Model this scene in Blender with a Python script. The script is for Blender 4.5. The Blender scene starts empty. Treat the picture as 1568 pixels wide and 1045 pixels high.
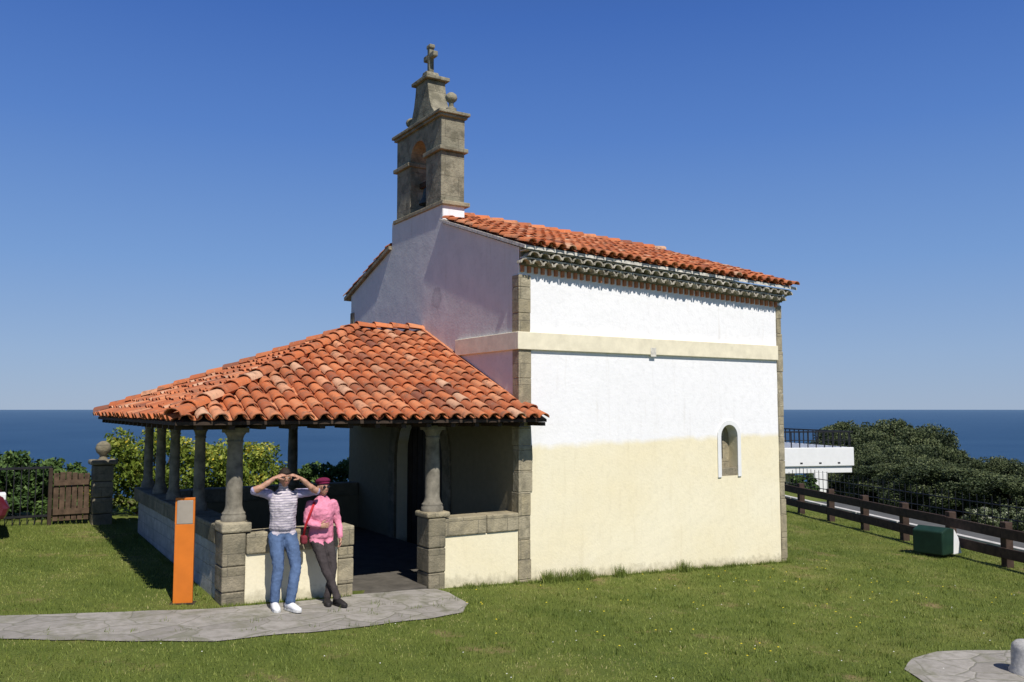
import bpy, bmesh, math, random
import numpy as np
from mathutils import Vector, Matrix, noise as mnoise
random.seed(7); np.random.seed(7)
R=math.radians
scene=bpy.context.scene
V=Vector

# ------------------------------------------------------------------ helpers
def link(o,parent=None):
    scene.collection.objects.link(o)
    if parent is not None: o.parent=parent
    return o
def empty(name,loc=(0,0,0),rot=0,parent=None):
    e=bpy.data.objects.new(name,None); e.location=loc; e.rotation_euler=(0,0,rot); e.empty_display_size=.2
    return link(e,parent)
def meshobj(name,verts,faces,mats=None,parent=None,smooth=False,loc=None):
    me=bpy.data.meshes.new(name); me.from_pydata([tuple(v) for v in verts],[],faces)
    me.validate(); me.update()
    if mats is not None:
        for m in (mats if isinstance(mats,(list,tuple)) else [mats]): me.materials.append(m)
    if smooth: me.polygons.foreach_set('use_smooth',[True]*len(me.polygons))
    o=bpy.data.objects.new(name,me)
    if loc is not None: o.location=loc
    return link(o,parent)
def bevel(o,w,seg=2):
    b=o.modifiers.new('bevel','BEVEL'); b.width=w; b.segments=seg; b.limit_method='ANGLE'; b.angle_limit=R(40)
    return o
def prism(name,pts,vec,mat,parent=None,bev=0):
    bm=bmesh.new(); a=[bm.verts.new(p) for p in pts]; b=[bm.verts.new(V(p)+V(vec)) for p in pts]
    n=len(a); bm.faces.new(a); bm.faces.new(b[::-1])
    for i in range(n): bm.faces.new((a[i],b[i],b[(i+1)%n],a[(i+1)%n]))
    bmesh.ops.recalc_face_normals(bm,faces=bm.faces)
    me=bpy.data.meshes.new(name); bm.to_mesh(me); bm.free(); me.materials.append(mat)
    o=link(bpy.data.objects.new(name,me),parent)
    if bev: bevel(o,bev)
    return o
def box(name,b,mat,parent=None,bev=0,tilt=0):
    x0,x1,y0,y1,z0,z1=b
    return prism(name,[(x0,y0,z0),(x1,y0,z0+tilt),(x1,y0,z1+tilt),(x0,y0,z1)],(0,y1-y0,0),mat,parent,bev)
def lathe(name,prof,loc,mat,parent=None,seg=24):
    vs=[];fs=[]
    for r,z in prof:
        for k in range(seg):
            a=2*math.pi*k/seg; vs.append((r*math.cos(a),r*math.sin(a),z))
    for i in range(len(prof)-1):
        for k in range(seg):
            k2=(k+1)%seg; fs.append((i*seg+k,i*seg+k2,(i+1)*seg+k2,(i+1)*seg+k))
    fs.append(tuple(range(seg))[::-1]); fs.append(tuple((len(prof)-1)*seg+k for k in range(seg)))
    o=meshobj(name,vs,fs,mat,parent,True,loc)
    e=o.modifiers.new('es','EDGE_SPLIT'); e.split_angle=R(50)
    return o

# ------------------------------------------------------------------ materials
def mk(name,rough=.85,spec=.25):
    m=bpy.data.materials.new(name); m.use_nodes=True; nt=m.node_tree; b=nt.nodes['Principled BSDF']
    b.inputs['Roughness'].default_value=rough
    b.inputs['Specular IOR Level'].default_value=spec
    return m,nt,b
def pos(nt): return nt.nodes.new('ShaderNodeNewGeometry').outputs['Position']
def noi(nt,scale,detail=4,vec=None,rough=.6):
    n=nt.nodes.new('ShaderNodeTexNoise'); n.inputs['Scale'].default_value=scale; n.inputs['Detail'].default_value=min(detail,5)
    n.inputs['Roughness'].default_value=rough
    nt.links.new(vec if vec is not None else pos(nt),n.inputs['Vector']); return n.outputs['Fac']
def ramp(nt,fac,stops):
    r=nt.nodes.new('ShaderNodeValToRGB'); e=r.color_ramp.elements
    while len(e)<len(stops): e.new(.5)
    for el,(p,c) in zip(e,stops):
        el.position=p; el.color=(c[0],c[1],c[2],1) if isinstance(c,(tuple,list)) else (c,c,c,1)
    nt.links.new(fac,r.inputs['Fac']); return r.outputs['Color']
def mix(nt,fac,a,b,blend='MIX'):
    m=nt.nodes.new('ShaderNodeMix'); m.data_type='RGBA'; m.blend_type=blend
    for s,v in ((m.inputs[0],fac),(m.inputs[6],a),(m.inputs[7],b)):
        if isinstance(v,(int,float)): s.default_value=v
        elif isinstance(v,(tuple,list)): s.default_value=(v[0],v[1],v[2],1)
        else: nt.links.new(v,s)
    return m.outputs[2]
def math_(nt,op,a,b=0,clamp=False):
    m=nt.nodes.new('ShaderNodeMath'); m.operation=op; m.use_clamp=clamp
    for s,v in ((m.inputs[0],a),(m.inputs[1],b)):
        if isinstance(v,(int,float)): s.default_value=v
        else: nt.links.new(v,s)
    return m.outputs[0]
def bump(nt,bs,h,strength=.4,dist=.02):
    b=nt.nodes.new('ShaderNodeBump'); b.inputs['Strength'].default_value=strength; b.inputs['Distance'].default_value=dist
    nt.links.new(h,b.inputs['Height']); nt.links.new(b.outputs['Normal'],bs.inputs['Normal'])
def base(nt,b,c):
    if isinstance(c,(tuple,list)): b.inputs['Base Color'].default_value=(c[0],c[1],c[2],1)
    else: nt.links.new(c,b.inputs['Base Color'])
def sep(nt,v):
    s=nt.nodes.new('ShaderNodeSeparateXYZ'); nt.links.new(v,s.inputs[0]); return s.outputs
def comb(nt,x,y,z=0):
    c=nt.nodes.new('ShaderNodeCombineXYZ')
    for s,v in zip(c.inputs,(x,y,z)):
        if isinstance(v,(int,float)): s.default_value=v
        else: nt.links.new(v,s)
    return c.outputs[0]
def simple(name,c,rough=.8,var=.25,scale=12,spec=.25,bs=.2,metal=0):
    m,nt,b=mk(name,rough,spec); f=noi(nt,scale,5)
    lo=tuple(x*(1-var) for x in c); hi=tuple(min(1,x*(1+var)) for x in c)
    base(nt,b,ramp(nt,f,[(.3,lo),(.7,hi)])); bump(nt,b,f,bs,.01); b.inputs['Metallic'].default_value=metal
    return m

def plaster():
    m,nt,b=mk('lime_plaster',.9,.15)
    p=pos(nt); s=sep(nt,p)
    n1=noi(nt,2.2,5); n2=noi(nt,9,6); n3=noi(nt,.6,3)
    z=math_(nt,'ADD',s[2],math_(nt,'MULTIPLY',math_(nt,'SUBTRACT',n1,.5),.22))
    z=math_(nt,'SUBTRACT',z,math_(nt,'MULTIPLY',s[0],.022))
    up=ramp(nt,math_(nt,'MULTIPLY',z,.25),[(.486,0.),(.512,1.)])
    cream=mix(nt,ramp(nt,n3,[(.35,0.),(.65,1.)]),(.84,.75,.52),(.86,.79,.59))
    white=mix(nt,ramp(nt,n3,[(.35,0.),(.65,1.)]),(.87,.86,.86),(.90,.89,.89))
    c=mix(nt,up,cream,white)
    c=mix(nt,1.,c,ramp(nt,n2,[(.25,.91),(.5,1.)]),'MULTIPLY')
    st=noi(nt,1.,5,comb(nt,math_(nt,'MULTIPLY',s[0],9.),math_(nt,'MULTIPLY',s[1],9.),math_(nt,'MULTIPLY',s[2],.7)))
    c=mix(nt,1.,c,ramp(nt,st,[(.28,(.92,.91,.89)),(.42,(1.,1.,1.))]),'MULTIPLY')
    foot=math_(nt,'ADD',math_(nt,'ADD',s[2],math_(nt,'MULTIPLY',s[0],.04)),math_(nt,'MULTIPLY',math_(nt,'SUBTRACT',n2,.5),.35))
    c=mix(nt,ramp(nt,foot,[(.02,.75),(.16,0.)]),c,(.45,.40,.27))
    c=mix(nt,math_(nt,'MULTIPLY',ramp(nt,noi(nt,5.5,8,rough=.75),[(.66,0.),(.70,1.)]),.25),c,(.5,.46,.40))
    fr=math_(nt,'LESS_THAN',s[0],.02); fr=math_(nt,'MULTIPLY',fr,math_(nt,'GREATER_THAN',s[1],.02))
    c=mix(nt,fr,c,mix(nt,1.,c,ramp(nt,n1,[(.3,(.69,.705,.70)),(.7,(.79,.80,.79))]),'MULTIPLY'))  # front plaster multiplied darker: facade shade painted into its colour
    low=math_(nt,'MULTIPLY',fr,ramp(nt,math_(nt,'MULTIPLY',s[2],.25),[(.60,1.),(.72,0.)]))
    c=mix(nt,low,c,mix(nt,n2,(.20,.17,.105),(.29,.25,.165)))  # porch interior shade painted in as a darker lower front wall
    vd=nt.nodes.new('ShaderNodeVectorMath'); vd.operation='DISTANCE'; nt.links.new(p,vd.inputs[0]); vd.inputs[1].default_value=(0,2.77,4.58)
    dd=math_(nt,'ADD',vd.outputs['Value'],math_(nt,'MULTIPLY',math_(nt,'SUBTRACT',n2,.5),.25))
    c=mix(nt,ramp(nt,dd,[(.06,.25),(.17,.5),(.23,0.)]),c,(.36,.34,.36))
    base(nt,b,c)
    h=math_(nt,'ADD',n1,math_(nt,'MULTIPLY',noi(nt,26,6),.3)); bump(nt,b,h,.4,.03)
    return m
def stone(name,a,b_,c3,bw=.42,bh=.3,joint=(.2,.18,.14),lichen=.0,streak=.3,seed=0):
    m,nt,b=mk(name,.92,.15)
    p=pos(nt); s=sep(nt,p)
    br=nt.nodes.new('ShaderNodeTexBrick'); br.inputs['Scale'].default_value=1
    br.inputs['Brick Width'].default_value=bw; br.inputs['Row Height'].default_value=bh; br.inputs['Mortar Size'].default_value=.006
    br.inputs['Mortar Smooth'].default_value=.5; br.inputs['Bias'].default_value=0
    br.inputs['Color1'].default_value=(0,0,0,1); br.inputs['Color2'].default_value=(1,1,1,1); br.inputs['Mortar'].default_value=(.5,.5,.5,1)
    nz=math_(nt,'MULTIPLY',noi(nt,5,3),.03)
    nt.links.new(comb(nt,math_(nt,'ADD',math_(nt,'ADD',s[0],s[1]),seed),math_(nt,'ADD',s[2],nz)),br.inputs['Vector'])
    n=noi(nt,6,7,rough=.65)
    c=mix(nt,br.outputs['Color'],a,b_)
    c=mix(nt,ramp(nt,n,[(.35,0.),(.7,1.)]),c,c3)
    c=mix(nt,ramp(nt,noi(nt,22,5),[(.35,.0),(.75,.35)]),c,joint)
    if lichen>0: c=mix(nt,math_(nt,'MULTIPLY',ramp(nt,noi(nt,3.1,8,rough=.7),[(.5,0.),(.58,1.)]),lichen),c,(.13,.12,.085))
    c=mix(nt,math_(nt,'MULTIPLY',br.outputs['Fac'],.45),c,joint)
    base(nt,b,c)
    bump(nt,b,math_(nt,'SUBTRACT',math_(nt,'ADD',n,math_(nt,'MULTIPLY',noi(nt,40,4),.4)),math_(nt,'MULTIPLY',br.outputs['Fac'],.6)),.8,.03)
    return m
def tilemat():
    m,nt,b=mk('clay_roof_tile',.85,.2)
    a=nt.nodes.new('ShaderNodeAttribute'); a.attribute_name='tint'
    s=sep(nt,a.outputs['Color'])
    c=ramp(nt,s[0],[(0.,(.25,.085,.05)),(.25,(.44,.125,.05)),(.6,(.56,.165,.06)),(.82,(.64,.25,.115)),(1.,(.64,.38,.24))])
    n=noi(nt,7,7,rough=.7)
    c=mix(nt,ramp(nt,n,[(.50,0.),(.66,.75)]),c,(.19,.11,.075))
    c=mix(nt,ramp(nt,noi(nt,19,5),[(.58,0.),(.7,.5)]),c,(.46,.37,.25))
    c=mix(nt,ramp(nt,noi(nt,1.3,3),[(.4,0.),(.75,.4)]),c,(.25,.13,.08))
    base(nt,b,c); bump(nt,b,noi(nt,45,4),.4,.01)
    return m
M={}
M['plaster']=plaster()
M['tile']=tilemat()
M['stone']=stone('sandstone',(.38,.32,.20),(.50,.44,.31),(.30,.26,.18),.5,.33,lichen=.35)
M['stone_dark']=stone('weathered_stone',(.26,.225,.15),(.36,.31,.22),(.18,.16,.11),.42,.27,lichen=.6,seed=3.3)
M['belfry']=stone('belfry_stone',(.37,.335,.24),(.29,.265,.19),(.20,.185,.14),.55,.36,lichen=.7,seed=1.7)
M['mortar']=simple('lime_mortar',(.60,.57,.50),.9,.35,14,bs=.5)
M['band']=simple('painted_stone_band',(.80,.73,.55),.9,.10,6,bs=.4)
M['wood_dark']=simple('dark_timber',(.05,.034,.024),.8,.4,8)
M['wood']=simple('brown_fence_timber',(.060,.038,.028),.8,.4,9)
M['door']=simple('door_wood',(.03,.021,.016),.6,.4,6)
M['iron']=simple('black_iron',(.02,.02,.022),.5,.2,10)
M['bronze']=simple('bronze',(.07,.08,.06),.5,.3,14,metal=.6,spec=.5)
M['brick']=simple('orange_brick',(.50,.20,.10),.9,.3,20)
M['white']=simple('white_paint',(.80,.80,.79),.6,.04,4)
M['kerb']=simple('whitewashed_kerb',(.55,.53,.49),.8,.25,3)
M['glass']=simple('dark_glass',(.03,.04,.05),.15,.2,2,spec=.6)
M['orange']=simple('orange_paint',(.66,.18,.02),.45,.08,5,spec=.4)
M['steel']=simple('steel_plate',(.38,.33,.27),.4,.08,6,metal=.1,spec=.5)
M['green_box']=simple('dark_green_paint',(.012,.035,.022),.5,.2,6)
M['drystone']=stone('cornice_stone',(.52,.48,.40),(.62,.58,.50),(.34,.30,.24),.3,.3,lichen=.45)

def grassmat():
    m,nt,b=mk('lawn',.95,.1)
    n=noi(nt,.55,5); n2=noi(nt,3.5,6); n3=noi(nt,45,4)
    c=ramp(nt,n,[(.3,(.105,.145,.028)),(.5,(.15,.185,.038)),(.72,(.21,.215,.06))])
    c=mix(nt,ramp(nt,n2,[(.45,0.),(.7,.5)]),c,(.085,.12,.026))
    c=mix(nt,ramp(nt,n3,[(.35,.4),(.6,0.)]),c,(.06,.08,.02))
    c=mix(nt,ramp(nt,noi(nt,1.1,7,rough=.7),[(.58,0.),(.69,.8)]),c,(.27,.20,.10))
    base(nt,b,c); bump(nt,b,math_(nt,'ADD',n3,n2),.8,.05)
    return m
M['lawn']=grassmat()
def leafmat(name,stops,trans=.25):
    m,nt,b=mk(name,.6,.25)
    a=nt.nodes.new('ShaderNodeAttribute'); a.attribute_name='tint'
    s=sep(nt,a.outputs['Color']); c=ramp(nt,s[0],stops); base(nt,b,c)
    if trans>0:
        t=nt.nodes.new('ShaderNodeBsdfTranslucent'); nt.links.new(c,t.inputs['Color'])
        mx=nt.nodes.new('ShaderNodeMixShader'); mx.inputs[0].default_value=trans
        nt.links.new(b.outputs[0],mx.inputs[1]); nt.links.new(t.outputs[0],mx.inputs[2])
        nt.links.new(mx.outputs[0],nt.nodes['Material Output'].inputs['Surface'])
    return m
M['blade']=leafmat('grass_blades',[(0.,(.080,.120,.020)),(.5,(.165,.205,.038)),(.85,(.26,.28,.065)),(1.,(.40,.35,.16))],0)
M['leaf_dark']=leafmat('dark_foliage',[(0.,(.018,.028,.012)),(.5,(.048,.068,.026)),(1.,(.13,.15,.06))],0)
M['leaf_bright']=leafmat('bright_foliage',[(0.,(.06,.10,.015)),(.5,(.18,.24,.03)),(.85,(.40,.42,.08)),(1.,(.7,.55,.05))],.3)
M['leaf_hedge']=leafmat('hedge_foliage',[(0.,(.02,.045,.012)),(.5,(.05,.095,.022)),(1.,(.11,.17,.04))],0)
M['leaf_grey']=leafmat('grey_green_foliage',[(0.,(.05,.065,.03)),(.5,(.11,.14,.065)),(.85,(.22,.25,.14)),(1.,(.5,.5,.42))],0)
M['bark']=simple('bark',(.09,.07,.05),.9,.3,12)

def paving():
    m,nt,b=mk('stone_paving',.9,.2)
    p=pos(nt); vo=nt.nodes.new('ShaderNodeTexVoronoi'); vo.feature='DISTANCE_TO_EDGE'; vo.inputs['Scale'].default_value=1.9
    nz=nt.nodes.new('ShaderNodeTexNoise'); nz.inputs['Scale'].default_value=2.5; nt.links.new(p,nz.inputs['Vector'])
    s=sep(nt,p)
    vec=comb(nt,math_(nt,'ADD',s[0],math_(nt,'MULTIPLY',nz.outputs['Fac'],.3)),math_(nt,'MULTIPLY',s[1],1.5),0)
    nt.links.new(vec,vo.inputs['Vector'])
    v2=nt.nodes.new('ShaderNodeTexVoronoi'); v2.inputs['Scale'].default_value=1.9; nt.links.new(vec,v2.inputs['Vector'])
    hs=sep(nt,v2.outputs['Color'])
    c=ramp(nt,hs[0],[(0.,(.27,.25,.225)),(1.,(.36,.335,.30))])
    n=noi(nt,9,7); c=mix(nt,ramp(nt,n,[(.4,0.),(.75,.7)]),c,(.17,.16,.13))
    c=mix(nt,ramp(nt,vo.outputs['Distance'],[(.0,.6),(.025,0.)]),c,(.12,.125,.07))
    c=mix(nt,ramp(nt,noi(nt,2.2,6,rough=.7),[(.52,0.),(.66,.55)]),c,(.15,.15,.085))
    base(nt,b,c); bump(nt,b,math_(nt,'ADD',n,ramp(nt,vo.outputs['Distance'],[(.0,0.),(.05,1.)])),.5,.015)
    return m
M['paving']=paving()

# ------------------------------------------------------------------ terrain
def sm(a,b,x):
    t=np.clip((x-a)/(b-a),0,1); return t*t*(3-2*t)
def Hn(X,Y):
    X=np.asarray(X,float);Y=np.asarray(Y,float)
    h=-.04*np.clip(X,-20,40)+.022*np.clip(Y,-20,20)
    dr=(X-9.9)*.917-(Y+1.9)*.4
    h=h-np.where(dr>4.5,(dr-4.5)*.15,0)
    far=np.maximum(dr-52,0); h=h-far*.9
    bk=np.maximum(Y-12,0)*.55*(1-sm(16,30,X)); h=h-bk
    bk2=np.maximum(Y-48,0)*.9*sm(16,30,X); h=h-bk2
    ins=(X>-4.02)&(X<5.6)&(Y>.3)&(Y<6.3)
    h=np.where(ins,np.minimum(h,-.02),h)
    return np.maximum(h,-75)
def H(x,y): return float(Hn(x,y))
xs=np.concatenate([[-900,-500,-250,-120,-70,-45],np.arange(-30,-12,2),np.arange(-12,14,.25),np.arange(14,40,1),np.arange(40,140,3),[150,200,400,900]])
ys=np.concatenate([[-900,-500,-250,-120,-60,-35],np.arange(-24,-10,1.5),np.arange(-10,12,.25),np.arange(12,40,1),np.arange(40,130,3),[140,160,200]])
XX,YY=np.meshgrid(xs,ys); ZZ=Hn(XX,YY)
nx,ny=len(xs),len(ys)
vs=np.stack([XX.ravel(),YY.ravel(),ZZ.ravel()],1)
idx=np.arange(nx*ny).reshape(ny,nx)
fc=np.stack([idx[:-1,:-1].ravel(),idx[:-1,1:].ravel(),idx[1:,1:].ravel(),idx[1:,:-1].ravel()],1)
ground=meshobj('ground',vs.tolist(),fc.tolist(),M['lawn'],None,True)

# sea
m,nt,b=mk('sea_water',.55,.12)
n=noi(nt,.05,6); n2=noi(nt,.003,4)
c=mix(nt,ramp(nt,n2,[(.35,0.),(.65,1.)]),(.020,.062,.135),(.028,.076,.155))
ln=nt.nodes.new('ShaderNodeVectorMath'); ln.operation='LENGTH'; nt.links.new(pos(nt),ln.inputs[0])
c=mix(nt,ramp(nt,math_(nt,'MULTIPLY',ln.outputs['Value'],1/20000.),[(.03,0.),(.35,.4),(1.,.75)]),c,(.085,.15,.235))  # aerial haze painted into the water colour, growing with distance
base(nt,b,c)
bump(nt,b,math_(nt,'ADD',n,noi(nt,.4,5)),.6,2.)
sv=[];N=96;rad=[0,150,600,2500,10000,42000]
sv.append((0,0,-60))
for r in rad[1:]:
    for k in range(N): sv.append((r*math.cos(2*math.pi*k/N),r*math.sin(2*math.pi*k/N),-60))
sf=[(0,1+k,1+(k+1)%N) for k in range(N)]
for i in range(len(rad)-2):
    for k in range(N): sf.append((1+i*N+k,1+(i+1)*N+k,1+(i+1)*N+(k+1)%N,1+i*N+(k+1)%N))
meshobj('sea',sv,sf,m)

def sheet(name,poly,mat,dz,parent=None):
    bm=bmesh.new(); vv=[bm.verts.new((x,y,0)) for x,y in poly]; bm.faces.new(vv)
    bmesh.ops.triangulate(bm,faces=bm.faces); bmesh.ops.subdivide_edges(bm,edges=bm.edges,cuts=5,use_grid_fill=True)
    for v in bm.verts: v.co.z=H(v.co.x,v.co.y)+dz
    bmesh.ops.recalc_face_normals(bm,faces=bm.faces)
    me=bpy.data.meshes.new(name); bm.to_mesh(me); bm.free()
    if me.polygons[0].normal.z<0: me.flip_normals()
    me.materials.append(mat); return link(bpy.data.objects.new(name,me),parent)
path_poly=[(-14,1.7),(-9,.62),(-6.74,-.72),(-5.8,-1.2),(-4.82,-1.60),(-3.3,-1.62),(-2.3,-1.55),(-1.75,-1.42),(-1.45,-1.0),(-1.35,-.3),(-1.45,-.05),(-1.45,.0),(-2.7,.0),(-2.7,-.12),(-4.5,-.16),(-5.2,-.02),(-6.7,.3),(-9,1.4),(-14,2.7)]
def wob(poly,s,seed):
    rn=random.Random(seed); out=[]
    for i in range(len(poly)):
        a=poly[i];b=poly[(i+1)%len(poly)]; L=math.hypot(b[0]-a[0],b[1]-a[1]); n=max(1,int(L/.25))
        for j in range(n): t=j/n; out.append((a[0]+(b[0]-a[0])*t+rn.uniform(-s,s),a[1]+(b[1]-a[1])*t+rn.uniform(-s,s)))
    return out
path_w=wob(path_poly,.022,3)
sheet('footpath',path_w,M['paving'],.012)
pave2=[(1.15,-5.8),(1.45,-5.35),(1.9,-5.12),(2.5,-5.05),(3.3,-5.35),(4.4,-5.75),(6,-6.3),(5,-9),(1.6,-9),(1.1,-7)]
sheet('stone_pavement',wob(pave2,.02,4),M['paving'],.012)

# ------------------------------------------------------------------ chapel
ch=empty('chapel')
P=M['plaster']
def yz(pts,x): return [(x,y,z) for y,z in pts]
def arc(cy,cz,r,a0,a1,n=12): return [(cy+r*math.cos(R(a0+(a1-a0)*i/n)),cz+r*math.sin(R(a0+(a1-a0)*i/n))) for i in range(n+1)]
FW=6.9
fac=[(0,-.6),(0,5.08),(2.56,5.93),(2.56,6.30),(4.75,6.32),(4.75,5.80),(FW,5.08),(FW,-.6),(4.45,-.6),(4.45,1.65)]
fac+=arc(3.45,1.65,1.0,0,180)[1:]+[(2.45,-.6)]
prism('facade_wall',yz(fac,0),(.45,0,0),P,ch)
box('door_leaf',(.25,.31,2.4,4.5,-.1,2.75),M['door'],ch)
for i in range(9):
    box('door_plank',(.235,.249,2.47+i*.22,2.47+i*.22+.2,0,2.7),M['door'],ch,.004)
so=arc(3.45,1.65,1.28,0,180,16); si=arc(3.45,1.65,1.0,180,0,16)
prism('door_arch',yz([(4.73,-.1)]+so+[(2.17,-.1),(2.45,-.1)]+si+[(4.45,-.1)],-.04),(.038,0,0),M['stone_dark'],ch,.008)
TL=-.2/5.88
def zt(x,z): return z+TL*x
nx0,nx1,nz0,nz1=4.25,4.66,1.40,2.10
def xz(pts,y): return [(x,y,z) for x,z in pts]
prism('side_wall_front_part',xz([(.45,-.6),(nx0,-.6),(nx0,zt(nx0,5.0)),(.45,zt(.45,5.0))],0),(0,.4,0),P,ch)
prism('side_wall_rear_part',xz([(nx1,-.6),(5.88,-.6),(5.88,zt(5.88,5.0)),(nx1,zt(nx1,5.0))],0),(0,.4,0),P,ch)
prism('side_wall_sill_part',xz([(nx0,-.6),(nx1,-.6),(nx1,nz0),(nx0,nz0)],0),(0,.4,0),P,ch)
cx=(nx0+nx1)/2; rr=(nx1-nx0)/2
prism('side_wall_arch_part',xz([(nx0,nz1)]+arc(cx,nz1,rr,180,0,12)[1:-1]+[(nx1,nz1),(nx1,zt(nx1,5.0)),(nx0,zt(nx0,5.0))],0),(0,.4,0),P,ch)
box('niche_back',(nx0-.02,nx1+.02,.20,.3,nz0-.05,nz1+.25),M['stone'],ch)
box('niche_sill',(nx0+.002,nx1-.002,.01,.2,nz0-.02,nz0+.14),M['stone_dark'],ch,.01)
box('niche_slit',(cx-.035,cx+.035,.19,.199,nz0+.3,nz0+.7),M['iron'],ch)
o1=arc(cx,nz1,rr+.085,0,180,14); i1=arc(cx,nz1,rr,180,0,14)
prism('niche_frame',xz([(nx1+.085,nz0-.02)]+o1+[(nx0-.085,nz0-.02),(nx0,nz0-.02)]+i1+[(nx1,nz0-.02)],-.022),(0,.021,0),M['white'],ch,.005)
prism('rear_wall',[(5.5,.4,-.6),(5.5,FW,-.6),(5.5,FW,4.85),(5.5,3.45,6.0),(5.5,.4,4.9)],(.38,0,0),P,ch)
prism('far_side_wall',xz([(.45,-.6),(5.5,-.6),(5.5,4.85),(.45,4.95)],FW-.4),(0,.4,0),P,ch)
def quoin(name,x0,x1,y0,y1,z0,z1,mat):
    z=z0; i=0
    while z<z1-.05:
        h=min(random.uniform(.28,.46),z1-z); 
        if z1-z-h<.12: h=z1-z
        d=random.uniform(0,.006); e=random.uniform(-.02,.02)
        box(name,(x0-d,x1+d+e,y0-d,y1+d-e,z,z+h-.004),mat,ch,.010); z+=h; i+=1
quoin('quoin_stone',-.014,.21,-.016,.17,-.3,3.50,M['stone'])
quoin('quoin_stone',-.014,.21,-.016,.17,3.775,4.66,M['stone'])
quoin('quoin_stone',5.76,5.895,-.016,.19,-.6,4.55,M['stone'])
quoin('quoin_stone',-.014,.22,FW-.19,FW+.016,3.5,4.7,M['stone_dark'])
box('string_course_side',(-.05,5.75,-.05,-.001,3.50,3.772),M['band'],ch,.008)
box('string_course_front',(-.05,-.001,-.0,1.97,3.50,3.772),M['band'],ch,.008)
box('string_course_front_far',(-.05,-.001,5.0,FW,3.50,3.772),M['band'],ch,.008)
box('string_course_scar',(2.6,2.72,-.056,-.051,3.47,3.62),M['mortar'],ch)

# ---- tiles
class TB:
    def __init__(s): s.v=[];s.f=[];s.c=[]
    def tile(s,Pt,u,v,n,L,r0,r1,l0,l1,sgn,inner=True,th=.014,hf=.78,K=7):
        t=min(1,max(0,random.gauss(.52,.25)))
        b=len(s.v)
        for end in (0,1):
            r=(r0,r1)[end]; l=(l0,l1)[end]; c=Pt+v*(L*end)
            for q in (r,r-th):
                for k in range(K):
                    a=math.pi*k/(K-1)
                    s.v.append(c+u*(math.cos(a)*q)+n*(math.sin(a)*q*hf*sgn+l))
        o0,i0,o1,i1=b,b+K,b+2*K,b+3*K
        for k in range(K-1):
            s.f.append((o0+k,o0+k+1,o1+k+1,o1+k)); s.f.append((i0+k,i0+k+1,o0+k+1,o0+k)); s.f.append((i0+k+1,i0+k,i1+k,i1+k+1))
            s.c+= [t,t,t]
        s.f.append((o0,o1,i1,i0)); s.f.append((i0+K-1,i1+K-1,o1+K-1,o0+K-1)); s.c+=[t,t]
    def make(s,name,parent,mat=None):
        o=meshobj(name,s.v,s.f,mat or M['tile'],parent,True)
        me=o.data; at=me.color_attributes.new('tint','FLOAT_COLOR','CORNER')
        arr=np.zeros((len(me.loops),4),np.float32); arr[:,3]=1
        cc=np.repeat(np.array(s.c),[len(f) for f in s.f]); 
        if len(cc)==len(arr): arr[:,0]=cc
        at.data.foreach_set('color',arr.ravel())
        e=o.modifiers.new('es','EDGE_SPLIT'); e.split_angle=R(45)
        return o
def lay(tb,O,u,v,x0,x1,vmin,vmax,sp=.215,step=.30):
    u=u.normalized(); v=v.normalized(); n=u.cross(v)
    if n.z<0: n=-n
    N=int(round((x1-x0)/sp)); sp=(x1-x0)/N
    for i in range(N):
        x=x0+sp*(i+.5); cj=random.uniform(-.012,.012); ph=random.uniform(-.04,.04)
        for kind in (0,1):
            xx=x+(sp/2 if kind else 0)
            if kind and i==N-1: continue
            a=vmin(xx); bmax=vmax(xx)
            a0=a-(.05 if kind==0 else .0)+random.uniform(-.02,.02); vv=a0; first=True
            while vv<bmax-.06:
                L=min(.40,bmax-vv+.04)
                j=random.uniform(-.010,.010)+cj; ud=(u+v*random.uniform(-.02,.02)).normalized(); vd=(v+u*random.uniform(-.035,.035)).normalized()
                Pt=O+u*(xx+j)+v*vv
                if kind==0: tb.tile(Pt,ud,vd,n,L,.088*sp/.205,.070,.050+random.uniform(0,.012),.026,1)
                else: tb.tile(Pt,ud,vd,n,L,.080,.090,.074,.066,-1)
                vv+=step+random.uniform(-.012,.012)+(ph if first else 0); first=False
def ridge(tb,A,B,r=.12,lift=.05,step=.33):
    d=B-A; L=d.length; v=d.normalized(); u=v.cross(V((0,0,1))).normalized(); n=u.cross(v)
    if n.z<0:n=-n
    t=0
    while t<L-.05:
        tb.tile(A+v*t,u,(v+u*random.uniform(-.03,.03)).normalized(),n,min(.42,L-t+.03),r,r*.83,lift+.03,lift,1); t+=step
zE=2.44; zR=3.96; yR=3.35; xR=-1.3; XE=-5.05; Y0=-.45; Y1=6.6
A=V((XE,Y0,zE));B=V((0,Y0,zE));C=V((XE,Y1,zE));D=V((0,Y1,zE));R0=V((0,yR,zR+.03));R1=V((xR,yR,zR))
tb=TB()
ls=math.hypot(yR-Y0,zR-zE)
lay(tb,A,V((1,0,0)),V((0,yR-Y0,zR-zE)),0,5.27,lambda x:0,lambda x:(ls*x/(xR-XE) if x<xR-XE else (ls if x<5.03 else .46)))
lf=math.hypot(xR-XE,zR-zE)
lay(tb,A,V((0,1,0)),V((xR-XE,0,zR-zE)),0,Y1-Y0,lambda y:0,lambda y:lf*min(y/(yR-Y0),(Y1-Y0-y)/(Y1-yR)))
ll=math.hypot(Y1-yR,zR-zE)
lay(tb,C,V((1,0,0)),V((0,yR-Y1,zR-zE)),0,5.05,lambda x:0,lambda x:min(ll,ll*x/(xR-XE)))
up=V((0,0,.02))
ridge(tb,A+V((-.03,-.03,-.0)),R1+up); ridge(tb,C+up,R1+up); ridge(tb,R1+up,R0+up)
tb.make('porch_roof_tiles',ch)
def deck(name,polys,th,mat):
    for i,p in enumerate(polys): prism(name,p,(0,0,-th),mat,ch)
kk=.42*(zR-zE)/(yR-Y0)
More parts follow.
